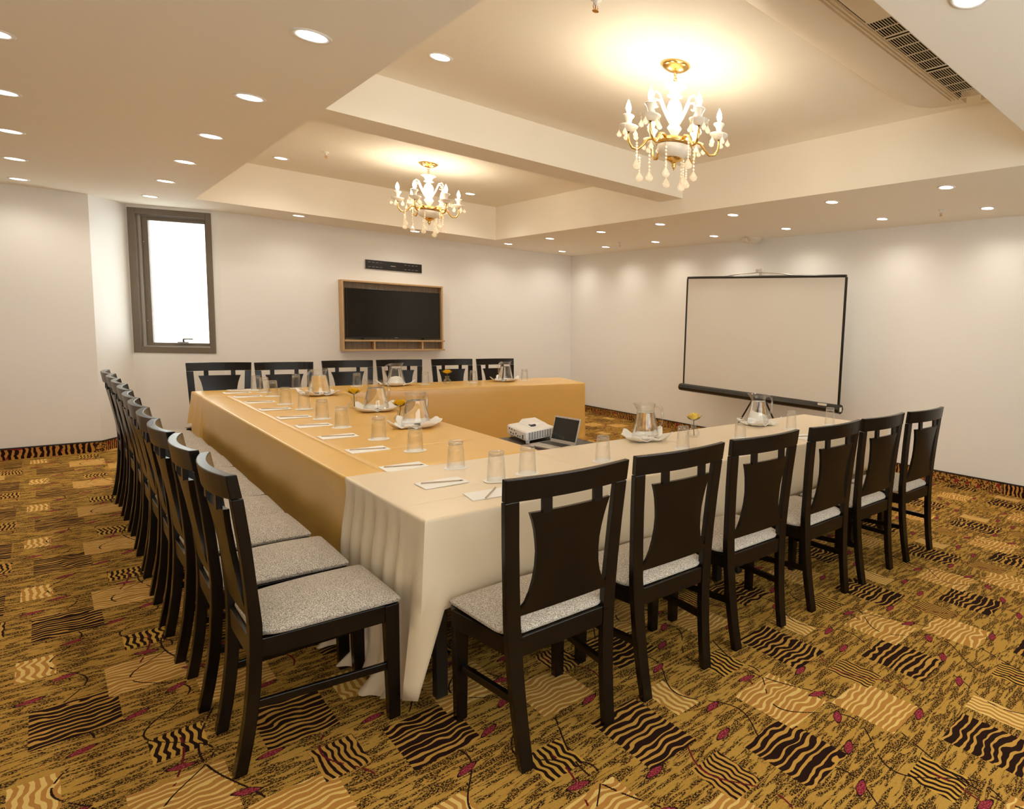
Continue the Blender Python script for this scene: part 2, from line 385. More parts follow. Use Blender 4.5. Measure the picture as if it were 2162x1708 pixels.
bm = BM(); wbox(bm, 0.38, 0.48, 0.035, 0.055, 1.152, 1.163)
tube(bm, [wp(0.435, 0.045, 1.16), wp(0.435, 0.035, 1.185), wp(0.445, 0.02, 1.197), wp(0.49, 0.012, 1.20), wp(0.535, 0.012, 1.198)], 0.010, 8, 0.007)
obj('window_handle', bm, 'alu', win, smooth=True, angle=40)
for z in (1.40, 2.30):
    bm = BM(); bmesh.ops.create_icosphere(bm, subdivisions=1, radius=0.007, matrix=Matrix.Translation(wp(0.115, 0.052, z))); obj('screw_head', bm, 'silver', win, smooth=True)
# building across the way, seen pale through the pane
bm = BM(); box(bm, -3, 6, 13.2, 13.4, -3, 6); struct('exterior_wall', bm, 'ext')
# unseen window added behind the viewer to bring in cool fill daylight
w2 = bpy.data.objects.new('fill_window', None); COL.objects.link(w2); w2['kind'] = 'structure'
bm = BM()
for b in ((-0.9, -0.84, 0.9, 2.45), (3.84, 3.9, 0.9, 2.45), (-0.84, 3.84, 0.9, 0.96), (-0.84, 3.84, 2.39, 2.45), (0.72, 0.78, 0.96, 2.39), (2.28, 2.34, 0.96, 2.39)): box(bm, b[0], b[1], YN-0.08, YN-0.02, b[2], b[3])
obj('window_frame', bm, 'alu', w2)
for x0, x1 in ((-0.84, 0.72), (0.78, 2.28), (2.34, 3.84)):
    bm = BM(); box(bm, x0, x1, YN-0.053, YN-0.047, 0.96, 2.39); obj('pane', bm, 'pane', w2)
# carpet skirting with dark trim
def skirting(name, segs):
    bm = BM(); bt = BM()
    for (x0, y0), (x1, y1) in segs:
        d = (Vector((x1, y1))-Vector((x0, y0))).normalized(); n = Vector((d.y, -d.x))*0.012
        for b, za, zb, t in ((bm, 0, 0.105, 1.0), (bt, 0.105, 0.118, 1.25)):
            q = [(x0, y0), (x1, y1), (x1+n.x*t, y1+n.y*t), (x0+n.x*t, y0+n.y*t)]
            prism(b, q, za, zb)
    o = struct(name, bm, 'skirt_carpet'); obj('trim_strip', bt, 'metal_dark', o)
skirting('baseboard_right', [((XR, YB), (XR, YN))])
skirting('baseboard_back', [((1.345, YB), (XR, YB))])
skirting('baseboard_back_left', [((XL, 9.58), (0.345, 9.58)), ((0.345, 9.58), (0.637, 10.04)), ((0.637, 10.04), (1.345, 9.63))])
skirting('baseboard_left', [((XL, YN), (XL, 9.58))])
# ================================================================= DOWNLIGHTS
def spot_light(parent, z):
    l = bpy.data.lights.new('downlight_beam', 'SPOT'); l.energy = SPOT_W; l.color = SPOT_C; l.spot_size = math.radians(150); l.spot_blend = 0.85
    l.shadow_soft_size = 0.04
    o = bpy.data.objects.new('downlight_beam', l); COL.objects.link(o); o.parent = parent; o.location = (0, 0, z); return o
dl = thing('downlight', 'x', 'downlight', (0, 0, ZS), 0, 'recessed downlights')
bm = BM(); lathe(bm, [(0.052, 0.0), (0.052, -0.004), (0.066, -0.006), (0.070, 0.0)], 24); obj('trim_ring', bm, 'lamp_ring', dl, smooth=True)
bm = BM(); lathe(bm, [(0.0005, -0.003), (0.051, -0.003), (0.051, 0.0)], 24, caps=True); obj('lens', bm, 'led', dl)
spot_light(dl, -0.012)
first = [True]
def downlight(x, y, z, label):
    if first[0]:
        first[0] = False; kids(dl); CH[dl.name] = kids(dl)
        for c in CH[dl.name]: CH[c.name] = []
        dl.location = (x, y, z); dl['label'] = label; return
    dup(dl, (x, y, z), 0, label)
for i, y in enumerate((9.08, 7.86, 6.69, 5.55, 4.36, 3.18, 2.0)):  # the last one, out of view, continues the row as added light
    downlight(0.755, y, ZS, 'round recessed downlight beside the tray edge, %s of its row from the window' % ORD[i])
for i, y in enumerate((9.10, 7.87, 6.65, 5.47, 4.32)):
    downlight(-0.09, y, ZS, 'round recessed downlight in the outer window-side row, %s from the pale wall' % ORD[i])
for i, x in enumerate((1.975, 3.23)):
    downlight(x, 9.05, ZS, 'round recessed downlight over the television wall, %s from the window' % ORD[i])
for i, y in enumerate((9.06, 7.875, 6.66, 5.505, 4.355, 3.13, 2.05)):
    downlight(4.52, y, ZS, 'round recessed downlight beside the tray above the screen, %s from the far corner' % ORD[i])
for i, y in enumerate((9.10, 7.89, 6.72, 5.565, 4.39, 3.14, 2.06)):
    downlight(5.44, y, ZS, 'round recessed downlight in the row nearest the screen wall, %s from the corner' % ORD[i])
downlight(2.05, 0.88, ZS, 'round recessed downlight in the soffit behind the air conditioner')
downlight(1.63, 4.125, ZT, 'round downlight in the tray ceiling that holds the large chandelier')
downlight(1.655, 8.2, ZT, 'round downlight in the far tray, on the window side of its chandelier')
downlight(3.58, 8.185, ZT, 'round downlight in the far tray, on the screen side of its chandelier')
# ================================================================= CHANDELIERS
def chandelier(loc, label, rz=0.35):
    t = thing('chandelier', label, 'chandelier', loc, rz, 'crystal chandeliers')
    bm = BM(); lathe(bm, [(0.001, 0), (0.088, 0), (0.092, -0.006), (0.075, -0.02), (0.05, -0.034), (0.02, -0.042), (0.001, -0.045)], 28); obj('canopy', bm, 'gold', t, smooth=True)
    bm = BM()
    for i in range(4):
        c = -0.055-0.018*i; pts = [(0.010*math.cos(a)*(i % 2), 0.010*math.cos(a)*((i+1) % 2), c+0.013*math.sin(a)) for a in [2*PI*k/10 for k in range(11)]]
        tube(bm, pts, 0.0025, 6)
    obj('chain', bm, 'gold', t, smooth=True)
    bm = BM(); lathe(bm, [(0.012, -0.115), (0.06, -0.122), (0.072, -0.13), (0.045, -0.145), (0.03, -0.175), (0.05, -0.19), (0.02, -0.20)], 18); obj('crown', bm, 'crystal', t, smooth=True)
    bm = BM(); lathe(bm, [(0.012, -0.11), (0.014, -0.20), (0.036, -0.225), (0.048, -0.26), (0.040, -0.31), (0.020, -0.345), (0.032, -0.365), (0.045, -0.385), (0.03, -0.41), (0.018, -0.43), (0.018, -0.46)], 20); obj('stem', bm, 'opal', t, smooth=True)
    bm = BM(); lathe(bm, [(0.03, -0.44), (0.10, -0.455), (0.115, -0.475), (0.112, -0.49), (0.03, -0.495)], 28); obj('hub_plate', bm, 'gold', t, smooth=True)
    bm = BM(); lathe(bm, [(0.105, -0.495), (0.108, -0.515), (0.09, -0.55), (0.05, -0.568), (0.02, -0.572)], 28); obj('bowl', bm, 'opal', t, smooth=True)
    bm = BM(); lathe(bm, [(0.055, -0.567), (0.05, -0.578), (0.022, -0.592), (0.012, -0.605), (0.016, -0.615), (0.006, -0.63), (0.001, -0.645)], 18); obj('finial', bm, 'gold', t, smooth=True)
    def rot(p, a): return (p[0]*math.cos(a)-p[1]*math.sin(a), p[0]*math.sin(a)+p[1]*math.cos(a), p[2])
    def drop(bm, p, ln=0.03, r=0.012):
        lathe(bm, [(0.001, 0), (r*0.35, -ln*0.2), (r, -ln*0.62), (r*0.7, -ln*0.88), (0.001, -ln)], 6, p)
    for i in range(6):
        a = i*PI/3
        bm = BM()
        pr = [(0.09, -0.475), (0.13, -0.455), (0.165, -0.465), (0.19, -0.50), (0.22, -0.53), (0.255, -0.525), (0.275, -0.495), (0.28, -0.455), (0.28, -0.42)]
        tube(bm, [rot((r, 0, z), a) for r, z in pr], 0.010, 8, 0.007)
        arm = obj('arm', bm, 'gold', t, smooth=True)
        c = rot((0.28, 0, 0), a)
        bm = BM(); lathe(bm, [(0.010, -0.43), (0.03, -0.425), (0.055, -0.405), (0.06, -0.395), (0.052, -0.392), (0.012, -0.40)], 20, c); obj('drip_dish', bm, 'opal', arm, smooth=True)
        bm = BM(); lathe(bm, [(0.02, -0.398), (0.017, -0.375), (0.022, -0.355), (0.036, -0.335), (0.034, -0.33), (0.016, -0.338), (0.013, -0.318), (0.002, -0.315)], 16, c); obj('candle_cup', bm, 'opal', arm, smooth=True)
        bm = BM(); lathe(bm, [(0.001, -0.316), (0.011, -0.312), (0.017, -0.29), (0.013, -0.268), (0.005, -0.247), (0.001, -0.238)], 12, c); obj('bulb', bm, 'bulb', arm, smooth=True)
        for k in range(5):
            b_ = 2*PI*k/5+a; bm = BM()
            p = (c[0]+0.055*math.cos(b_), c[1]+0.055*math.sin(b_), -0.405)
            tube(bm, [p, (p[0], p[1], p[2]-0.02)], 0.0012, 4); drop(bm, (p[0], p[1], p[2]-0.018), 0.046, 0.016)
            obj('crystal_drop', bm, 'crystal', arm)
        bm = BM()
        pr = [(0.03, -0.35), (0.06, -0.30), (0.085, -0.25), (0.105, -0.205), (0.135, -0.195), (0.15, -0.22), (0.138, -0.245), (0.12, -0.24)]
        tube(bm, [rot((r, 0, z), a+PI/6) for r, z in pr], 0.009, 8, 0.006)
        sc = obj('upper_scroll', bm, 'crystal', t, smooth=True)
        bm = BM(); p = rot((0.150, 0, -0.225), a+PI/6); tube(bm, [p, (p[0], p[1], p[2]-0.03)], 0.0012, 4); drop(bm, (p[0], p[1], p[2]-0.025), 0.05, 0.017); obj('crystal_drop', bm, 'crystal', sc)
    for i in range(10):
        a = 2*PI*i/10+0.2; r = (0.27, 0.15)[i % 2] if i < 8 else 0.06
        z0 = -0.53 if r > 0.1 else -0.57
        c = rot((r, 0, 0), a); bm = BM(); ln = 0.13 if i % 2 else 0.10
        n = 6
        for q in range(n):
            bmesh.ops.create_icosphere(bm, subdivisions=1, radius=0.008, matrix=Matrix.Translation((c[0], c[1], z0-ln*(q+0.5)/n)))
        tube(bm, [(c[0], c[1], z0+0.02), (c[0], c[1], z0-ln)], 0.0012, 4)
        drop(bm, (c[0], c[1], z0-ln+0.004), 0.065, 0.025)
        obj('crystal_strand', bm, 'crystal', t)
    return t
ch1 = chandelier((2.555, 2.99, ZT), 'crystal chandelier in the ceiling tray beside the air conditioner')
dup(ch1, (2.64, 7.01, ZT), 0.75, 'crystal chandelier in the far tray, towards the television wall')
# ================================================================= AIR CONDITIONER
t = thing('air_conditioner', 'long cream ceiling air conditioner with dark grilles along the tray edge', 'air conditioner', (0, 0, 0))
prof = [(2.12, ZT-0.001), (2.11, 3.145), (2.06, 3.115), (1.95, 3.085), (1.80, 3.07), (1.72, 3.068), (1.66, 3.066), (1.66, 3.125), (1.50, 3.125), (1.50, 3.062), (1.40, 3.062), (1.38, ZT-0.001)]
def acprof(x, s): return [(x, 1.75+(y-1.75)*s, ZT-(ZT-z)*s) for y, z in prof]
bm = BM(); loft(bm, [acprof(1.06, 1), acprof(3.70, 1), acprof(3.82, 0.97), acprof(3.92, 0.86), acprof(3.98, 0.62)]); obj('body', bm, 'ac', t, smooth=True, angle=30)
bm = BM()
for y in (1.675, 1.70, 1.725): box(bm, 1.07, 3.80, y-0.004, y+0.004, 3.060, 3.069)
obj('rib', bm, 'ac', t)
bm = BM(); box(bm, 1.07, 3.80, 1.503, 1.657, 3.112, 3.122); box(bm, 1.07, 3.80, 1.6565, 1.6595, 3.068, 3.122); box(bm, 1.07, 3.80, 1.5005, 1.5035, 3.066, 3.122); obj('grille_shade_lining', bm, 'grille_shade', t)  # dark sheets line the recess, painting in the shade behind the slats
bm = BM(); box(bm, 1.98, 2.62, 1.50, 1.640, 3.052, 3.075); obj('cover_panel', bm, 'ac', t, bevel=0.003)
for gi, (x0, x1) in enumerate(((1.30, 1.97), (2.62, 2.80), (2.83, 3.27), (3.31, 3.78))):
    bm = BM()
    for k in range(10):
        y = 1.505+0.0155*k; box(bm, x0, x1, y, y+0.0035, 3.062, 3.0645)
    n = max(2, int((x1-x0)/0.105))
    for k in range(n+1):
        x = x0+(x1-x0)*k/n; wd = 0.010 if k in (0, n) else 0.005; box(bm, x-wd/2, x+wd/2, 1.503, 1.655, 3.060, 3.064)
    obj('grille', bm, 'ac', t)
# ================================================================= SPRINKLERS, CEILING DEVICE
sp = thing('sprinkler', 'x', 'sprinkler', (0, 0, 0), 0, 'fire sprinklers')
bm = BM(); lathe(bm, [(0.001, 0), (0.030, 0), (0.028, -0.006), (0.012, -0.010), (0.010, -0.03), (0.001, -0.03)], 16); obj('escutcheon', bm, 'lamp_ring', sp, smooth=True)
bm = BM()
for s_ in (-1, 1): tube(bm, [(0.010*s_, 0, -0.025), (0.014*s_, 0, -0.04), (0.006*s_, 0, -0.056)], 0.002, 6)
tube(bm, [(0, 0, -0.03), (0, 0, -0.055)], 0.003, 6); obj('frame', bm, 'copper', sp)
bm = BM(); lathe(bm, [(0.001, -0.055), (0.016, -0.057), (0.016, -0.060), (0.001, -0.060)], 12); obj('deflector', bm, 'gold', sp)
sp.location = (1.815, 2.74, ZT); sp['label'] = 'small fire sprinkler hanging in the large chandelier\'s tray'
dup(sp, (1.863, 7.47, ZT), 0.4, 'small fire sprinkler hanging in the far chandelier\'s tray')
dup(sp, (5.31, 2.446, ZS), 1.2, 'small fire sprinkler in the soffit in front of the projection screen\'s open side')
dup(sp, (5.247, 7.267, ZS), 0.9, 'small fire sprinkler in the soffit near the far room corner')
t = thing('motion_detector', 'round cream ceiling device with a small box, above the projection screen', 'detector', (5.80, 5.22, ZS))
bm = BM(); lathe(bm, [(0.001, 0), (0.115, 0), (0.115, -0.018), (0.095, -0.05), (0.055, -0.066), (0.001, -0.068)], 28); obj('dome', bm, 'ac', t, smooth=True, angle=40)
bm = BM(); box(bm, -0.13, -0.03, 0.0, 0.10, -0.065, -0.015); obj('sensor_box', bm, 'ac', t, bevel=0.006)
# ================================================================= TELEVISION UNIT
t = thing('tv_cabinet', 'wall-hung light oak frame cabinet with three open cubbies below the screen', 'cabinet', (0, 0, 0))
x0, x1, z0, z1, yf, yb = 2.50, 3.752, 1.062, 2.006, 9.50, YB-0.001
bm = BM(); box(bm, x0, x0+0.022, yf, yb, z0, z1); obj('side_panel', bm, 'oak', t, bevel=0.002)
bm = BM(); box(bm, x1-0.022, x1, yf, yb, z0, z1); obj('side_panel', bm, 'oak', t, bevel=0.002)
bm = BM(); box(bm, x0+0.022, x1-0.022, yf, yb, z1-0.022, z1); obj('top_panel', bm, 'oak', t, bevel=0.002)
bm = BM(); box(bm, x0+0.022, x1+0.018, yf-0.012, yb, z0, z0+0.022); obj('bottom_panel', bm, 'oak', t, bevel=0.002)
bm = BM(); box(bm, x0+0.022, x1+0.018, yf-0.012, yb, 1.190, 1.212); obj('shelf', bm, 'oak', t, bevel=0.002)
for x in (2.868, 3.470):
    bm = BM(); box(bm, x-0.011, x+0.011, yf, yb, z0+0.022, 1.190); obj('divider', bm, 'oak', t, bevel=0.002)
bm = BM(); box(bm, x0+0.022, x1-0.022, yb-0.012, yb-0.001, z0+0.022, z1-0.022); obj('back_panel', bm, 'oak_back', t)
t = thing('television', 'black flat television set inside the oak wall cabinet', 'television', (0, 0, 0))
bm = BM(); box(bm, 2.560, 3.722, 9.545, 9.585, 1.236, 1.905); obj('housing', bm, 'plastic_black', t, bevel=0.004)
bm = BM(); box(bm, 2.568, 3.714, 9.541, 9.546, 1.252, 1.897); obj('screen', bm, 'screen_black', t)
bm = BM(); box(bm, 3.125, 3.165, 9.5405, 9.5412, 1.240, 1.246); obj('badge', bm, 'silver', t)
for x in (2.75, 3.5):
    bm = BM(); box(bm, x-0.06, x+0.06, 9.51, 9.60, 1.2125, 1.218); box(bm, x-0.012, x+0.012, 9.55, 9.58, 1.218, 1.240); obj('foot', bm, 'plastic_black', t)
# wall bracket with real slots
xs = [2.810]
sl = [2.84+0.047*i for i in range(4)]+[3.285+0.047*i for i in range(4)]
t = thing('wall_bracket', 'black slotted steel mounting bracket above the oak cabinet', 'bracket', (0, 0, 0))
bm = BM()
zr = [2.187, 2.2075, 2.2165, 2.270, 2.279, 2.300]
xr = [2.810]
for s_ in sl: xr += [s_, s_+0.032]
xr.append(3.512)
for i in range(len(xr)-1):
    for j in range(5):
        if i % 2 == 1 and j in (1, 3): continue
        box(bm, xr[i], xr[i+1], YB-0.020, YB-0.016, zr[j], zr[j+1])
bmesh.ops.remove_doubles(bm, verts=bm.verts, dist=1e-5)
obj('slotted_plate', bm, 'metal_dark', t)
bm = BM(); box(bm, 2.810, 3.512, YB-0.022, YB-0.001, 2.299, 2.304); obj('flange', bm, 'metal_dark', t)
bm = BM(); box(bm, 2.810, 3.512, YB-0.022, YB-0.001, 2.183, 2.188); obj('flange', bm, 'metal_dark', t)
bm = BM(); box(bm, 3.115, 3.175, YB-0.0206, YB-0.020, 2.240, 2.247); obj('badge', bm, 'silver', t)
# ================================================================= PROJECTION SCREEN
t = thing('projection_screen', 'pull-up white projection screen with black border on a tripod', 'projection screen', (0, 0, 0))
SX = 5.50
TL, TR_, BL, BR_ = (SX, 6.089, 2.180), (SX, 3.593, 2.130), (SX, 6.13, 0.735), (SX, 3.628, 0.715)
bm = BM(); loft(bm, [[(SX-0.0015, y, z) for _, y, z in (TL, TR_, BR_, BL)], [(SX+0.0015, y, z) for _, y, z in (TL, TR_, BR_, BL)]]); obj('screen_cloth', bm, 'proj_fabric', t)
def strip(p, q, wd):
    p, q = Vector(p), Vector(q); d = (q-p).normalized(); n = Vector((0, -d.z, d.y))*wd
    return [p-Vector((0.004, 0, 0)), q-Vector((0.004, 0, 0)), q+n-Vector((0.004, 0, 0)), p+n-Vector((0.004, 0, 0))]
for p, q, wd in ((TL, BL, 0.030), (TR_, BR_, -0.034)):
    r = strip(p, q, wd); bm = BM(); loft(bm, [r, [v+Vector((0.0015, 0, 0)) for v in r]]); obj('black_border', bm, 'plastic_black', t)
bm = BM(); tube(bm, [(SX, 6.10, 2.193), (SX, 4.84, 2.168), (SX, 3.58, 2.143)], 0.016, 10); obj('top_bar', bm, 'plastic_black', t, smooth=True, angle=60)
bm = BM(); tube(bm, [(SX, 6.20, 0.715), (SX, 3.60, 0.690)], 0.050, 8); obj('case', bm, 'plastic_black', t)
bm = BM(); tube(bm, [(SX, 3.604, 0.69), (SX, 3.585, 0.69)], 0.054, 8); ec = obj('end_cap', bm, 'metal_dark', t)
bm = BM(); box(bm, SX-0.02, SX+0.02, 3.5825, 3.585, 0.665, 0.712); obj('sticker', bm, 'sticker', ec)
bm = BM(); box(bm, SX-0.05, SX-0.044, 3.74, 3.86, 0.715, 0.74); obj('sticker', bm, 'sticker', t)
bm = BM(); tube(bm, [(SX, 5.50, 2.182), (SX+0.004, 5.15, 2.215), (SX+0.006, 4.84, 2.222), (SX+0.004, 4.55, 2.205), (SX, 4.22, 2.158)], 0.007, 8); obj('carry_handle', bm, 'silver', t, smooth=True)
bm = BM(); box(bm, SX+0.012, SX+0.05, 4.80, 4.85, 2.17, 2.265); box(bm, SX-0.01, SX+0.02, 4.855, 4.885, 2.225, 2.26); obj('hook', bm, 'silver', t, bevel=0.004)
bm = BM(); tube(bm, [(SX+0.075, 4.84, 0.30), (SX+0.075, 4.84, 2.25)], 0.014, 10); obj('pole', bm, 'plastic_black', t, smooth=True, angle=60)
bm = BM(); tube(bm, [(SX+0.075, 4.84, 0.62), (SX+0.075, 4.84, 0.82)], 0.022, 10); obj('hub', bm, 'plastic_black', t, smooth=True, angle=60)
for a in (PI*0.5, PI*1.17, PI*1.83):
    ex, ey = SX+0.075+0.55*math.cos(a)*0.55, 4.84+0.55*math.sin(a)
    bm = BM(); tube(bm, [(SX+0.075+0.02*math.cos(a), 4.84+0.02*math.sin(a), 0.78), (ex, ey, 0.02)], 0.011, 8); lg = obj('leg', bm, 'plastic_black', t, smooth=True, angle=60)
    bm = BM(); tube(bm, [(ex, ey, 0.0), (ex, ey, 0.03)], 0.016, 8); obj('rubber_foot', bm, 'metal_dark', lg)
# ================================================================= CHAIRS
def make_chair():
    t = thing('dining_chair', 'x', 'chair', (0, 0, 0), 0, 'espresso dining chairs')
    Z = [0, 0.10, 0.20, 0.30, 0.42, 0.515, 0.65, 0.80, 0.953]; YR = [0, 0.018, 0.032, 0.041, 0.047, 0.048, 0.041, 0.029, 0.013]
    def cx(z): return 0.1635+0.047*z/0.953
    def yr(z):
        for i in range(len(Z)-1):
            if z <= Z[i+1]: return YR[i]+(YR[i+1]-YR[i])*(z-Z[i])/(Z[i+1]-Z[i])
        return YR[-1]+(z-0.953)*-0.12
    for s in (-1, 1):
        bm = BM(); rings = []
        for z in Z:
            c = s*cx(z); h = 0.0215+0.003*min(1, z/0.4); y = yr(z); th = 0.034 if z < 0.6 else 0.030
            rings.append([(c-h, y, z), (c+h, y, z), (c+h, y+th, z), (c-h, y+th, z)])
        loft(bm, rings); obj('rear_leg', bm, 'wood', t, bevel=0.003)
    def bow(x, w=0.24): return -0.034*(1-(x/w)**2)
    bm = BM(); n = 12; rings = []
    for i in range(n+1):
        x = -0.238+0.476*i/n; sx = x; b = bow(x)
        # rail tilts back a little; lower edge narrower to meet the posts
        rings.append([(sx*0.985, 0.012+b, 0.955), (sx*0.985, 0.042+b, 0.955), (sx, 0.030+b, 1.034), (sx, 0.002+b, 1.034)])
    loft(bm, rings); obj('top_rail', bm, 'wood', t, bevel=0.003)
    # vase-shaped splat with two pegs
    prof = [(0.540, 0.176), (0.556, 0.176), (0.566, 0.166), (0.585, 0.150), (0.62, 0.136), (0.66, 0.127), (0.71, 0.122), (0.76, 0.122), (0.80, 0.127), (0.84, 0.134), (0.875, 0.143), (0.908, 0.154)]
    bm = BM(); n = 10; front, back = [], []
    for z, hw in prof:
        k = (z-0.540)/(0.908-0.540)
        fr, bk = [], []
        for i in range(n+1):
            x = -hw+2*hw*i/n; y = yr(z)+0.006+bow(x, 0.24)*(0.25+0.75*k)
            fr.append((x, y+0.016, z)); bk.append((x, y, z))
        front.append(fr); back.append(bk)
    loft(bm, [f+b[::-1] for f, b in zip(front, back)]); obj('splat', bm, 'wood', t, smooth=True, angle=35)
    for s in (-1, 1):
        bm = BM(); x = s*0.098; y = yr(0.93)+0.006+bow(x, 0.24); box(bm, x-0.017, x+0.017, y, y+0.016, 0.902, 0.960); obj('splat_peg', bm, 'wood', t)
    for s in (-1, 1):
        bm = BM(); rings = []
        for z, h, yy in ((0, 0.019, 0.442), (0.39, 0.0235, 0.434), (0.458, 0.024, 0.432)):
            c = s*0.203; rings.append([(c-h, yy, z), (c+h, yy, z), (c+h, 0.480, z), (c-h, 0.480, z)])
        loft(bm, rings); obj('front_leg', bm, 'wood', t, bevel=0.003)
    bm = BM(); box(bm, -0.16, 0.16, 0.052, 0.074, 0.390, 0.462); obj('seat_rail', bm, 'wood', t, bevel=0.002)
    bm = BM(); box(bm, -0.18, 0.18, 0.455, 0.477, 0.398, 0.458); obj('seat_rail', bm, 'wood', t, bevel=0.002)
    for s in (-1, 1):
        bm = BM(); a, b = s*0.186, s*0.222
        hexa(bm, [(a-0.011, 0.08, 0.394), (a+0.011, 0.08, 0.394), (b+0.0, 0.434, 0.394), (b-0.022, 0.434, 0.394), (a-0.011, 0.08, 0.459), (a+0.011, 0.08, 0.459), (b, 0.434, 0.459), (b-0.022, 0.434, 0.459)])
        obj('seat_rail', bm, 'wood', t, bevel=0.002)
        bm = BM(); a, b = s*0.172, s*0.203
        hexa(bm, [(a-0.009, 0.062, 0.215), (a+0.009, 0.062, 0.215), (b+0.009, 0.442, 0.200), (b-0.009, 0.442, 0.200), (a-0.009, 0.062, 0.243), (a+0.009, 0.062, 0.243), (b+0.009, 0.442, 0.228), (b-0.009, 0.442, 0.228)])
        obj('stretcher', bm, 'wood', t, bevel=0.002)
    # upholstered pad: narrow between the posts, wide in front, domed top
    bm = BM(); nx, ny = 14, 12; g = []
    for j in range(ny+1):
        v = j/ny; y = 0.060+0.430*v
        hw = 0.150 if v < 0.05 else (0.215+0.028*v)
        if j == 1: hw = 0.205
        row = []
        for i in range(nx+1):
            u = -1+2*i/nx; ee = max(abs(u), abs(2*v-1))
            d = 0.044*(1-abs(u)**2.6)*(1-abs(2*v-1)**2.8)
            row.append((u*hw, y, 0.478+0.004*(1-ee)+d*0.95+0.004))
        g.append(row)
    tv = [[bm.verts.new(p) for p in r] for r in g]
    bv = [[bm.verts.new((p[0]*0.97, 0.275+(p[1]-0.275)*0.985, 0.4625)) for p in r] for r in g]
    for j in range(ny):
        for i in range(nx):
            bm.faces.new((tv[j][i], tv[j][i+1], tv[j+1][i+1], tv[j+1][i])); bm.faces.new((bv[j][i], bv[j+1][i], bv[j+1][i+1], bv[j][i+1]))
    for i in range(nx):
        bm.faces.new((tv[0][i], bv[0][i], bv[0][i+1], tv[0][i+1])); bm.faces.new((tv[ny][i], tv[ny][i+1], bv[ny][i+1], bv[ny][i]))
    for j in range(ny):
        bm.faces.new((tv[j][0], tv[j+1][0], bv[j+1][0], bv[j][0])); bm.faces.new((tv[j][nx], bv[j][nx], bv[j+1][nx], tv[j+1][nx]))
    obj('seat_pad', bm, 'seat', t, smooth=True, angle=60, subd=1)
    return t
chair = make_chair()
L_Y = [2.725, 3.255, 3.775, 4.26, 4.745, 5.215, 5.72, 6.19, 6.665, 7.11]
L_X = [0.338, 0.318, 0.302, 0.300, 0.302, 0.306, 0.312, 0.310, 0.308, 0.300]
for i, (x, y) in enumerate(zip(L_X, L_Y)):
    lab = 'dark wooden chair along the long gold table side, %s from the satin corner drape' % ORD[i]
    rz = -PI/2+random.uniform(-0.02, 0.02)
    if i == 0:
        chair.location = (x, y, 0); chair.rotation_euler = (0, 0, -PI/2); chair['label'] = lab; chair['group'] = 'chairs along the long side of the tables'
    else: dup(chair, (x, y, 0), rz, lab, 'chairs along the long side of the tables')
N_F = [((0.997+1.319)/2, 1.881-0.022), ((1.518+1.847)/2, 1.887-0.022), ((2.06+2.376)/2, 1.876-0.022), ((2.624+2.953)/2, 1.846-0.022), ((3.144+3.446)/2, 1.829-0.022), ((3.662+3.975)/2, 1.795-0.022)]
for i, (x, y) in enumerate(N_F):
    dup(chair, (x, y, 0), -0.02-0.012*(i % 3), 'dark wooden chair with its back to the viewer, %s from the satin corner drape' % ORD[i], 'chairs with backs to the viewer')
F_X = [1.085, 1.565, 2.145, 2.66, 3.235, 3.745]; F_Y = [8.0, 7.885, 7.99, 7.985, 7.94, 7.875]
for i, (x, y) in enumerate(zip(F_X, F_Y)):
    dup(chair, (x, y+0.01, 0), PI+(-0.16 if i < 1 else -0.08), 'dark wooden chair behind the far table below the television, %s from the window' % ORD[i], 'chairs behind the far table')
# ================================================================= TABLES UNDER THE CLOTHS
HT = 0.775
def table(label, cx_, cy_, w_, d_, rz, z=HT-0.008, mat='table_wood', group='folding tables under the cloths', inset=0.06, leg=0.022, lx=None):
    t = thing('banquet_table', label, 'table', (cx_, cy_, 0), rz, group)
    bm = BM(); box(bm, -w_/2, w_/2, -d_/2, d_/2, z-0.028, z); obj('tabletop', bm, mat, t, bevel=0.004)
    for sx in (-1, 1):
        for sy in (-1, 1):
            x, y = (lx[sx > 0] if lx else sx*(w_/2-inset)), sy*(d_/2-inset); bm = BM(); box(bm, x-leg, x+leg, y-leg, y+leg, 0, z-0.028); obj('leg', bm, 'metal_dark', t, bevel=0.003)
        bm = BM(); x = lx[sx > 0] if lx else sx*(w_/2-inset); box(bm, x-0.012, x+0.012, -d_/2+inset, d_/2-inset, z-0.075, z-0.03); obj('apron_bar', bm, 'metal_dark', t)
    return t
table('dark folding table under the satin cloth, end with the corner drape', 1.765, 2.90, 1.70, 0.88, -0.01)
table('dark folding table under the satin cloth, end nearest the projection screen', 3.515, 2.845, 1.68, 0.82, -0.015)
table('dark folding table under the long gold cloth, half nearer the corner drape', 1.37, 4.36, 0.90, 1.90, 0.0)
table('dark folding table under the long gold cloth, half nearer the window', 1.36, 6.27, 0.90, 1.80, 0.01)
table('dark folding table under the far gold cloth, half nearer the window', 1.90, 7.49, 1.85, 0.52, -0.11, lx=(-0.575, 0.50))
table('dark folding table under the far gold cloth, half nearer the screen', 3.60, 7.21, 1.55, 0.56, -0.145, lx=(-0.65, 0.50))
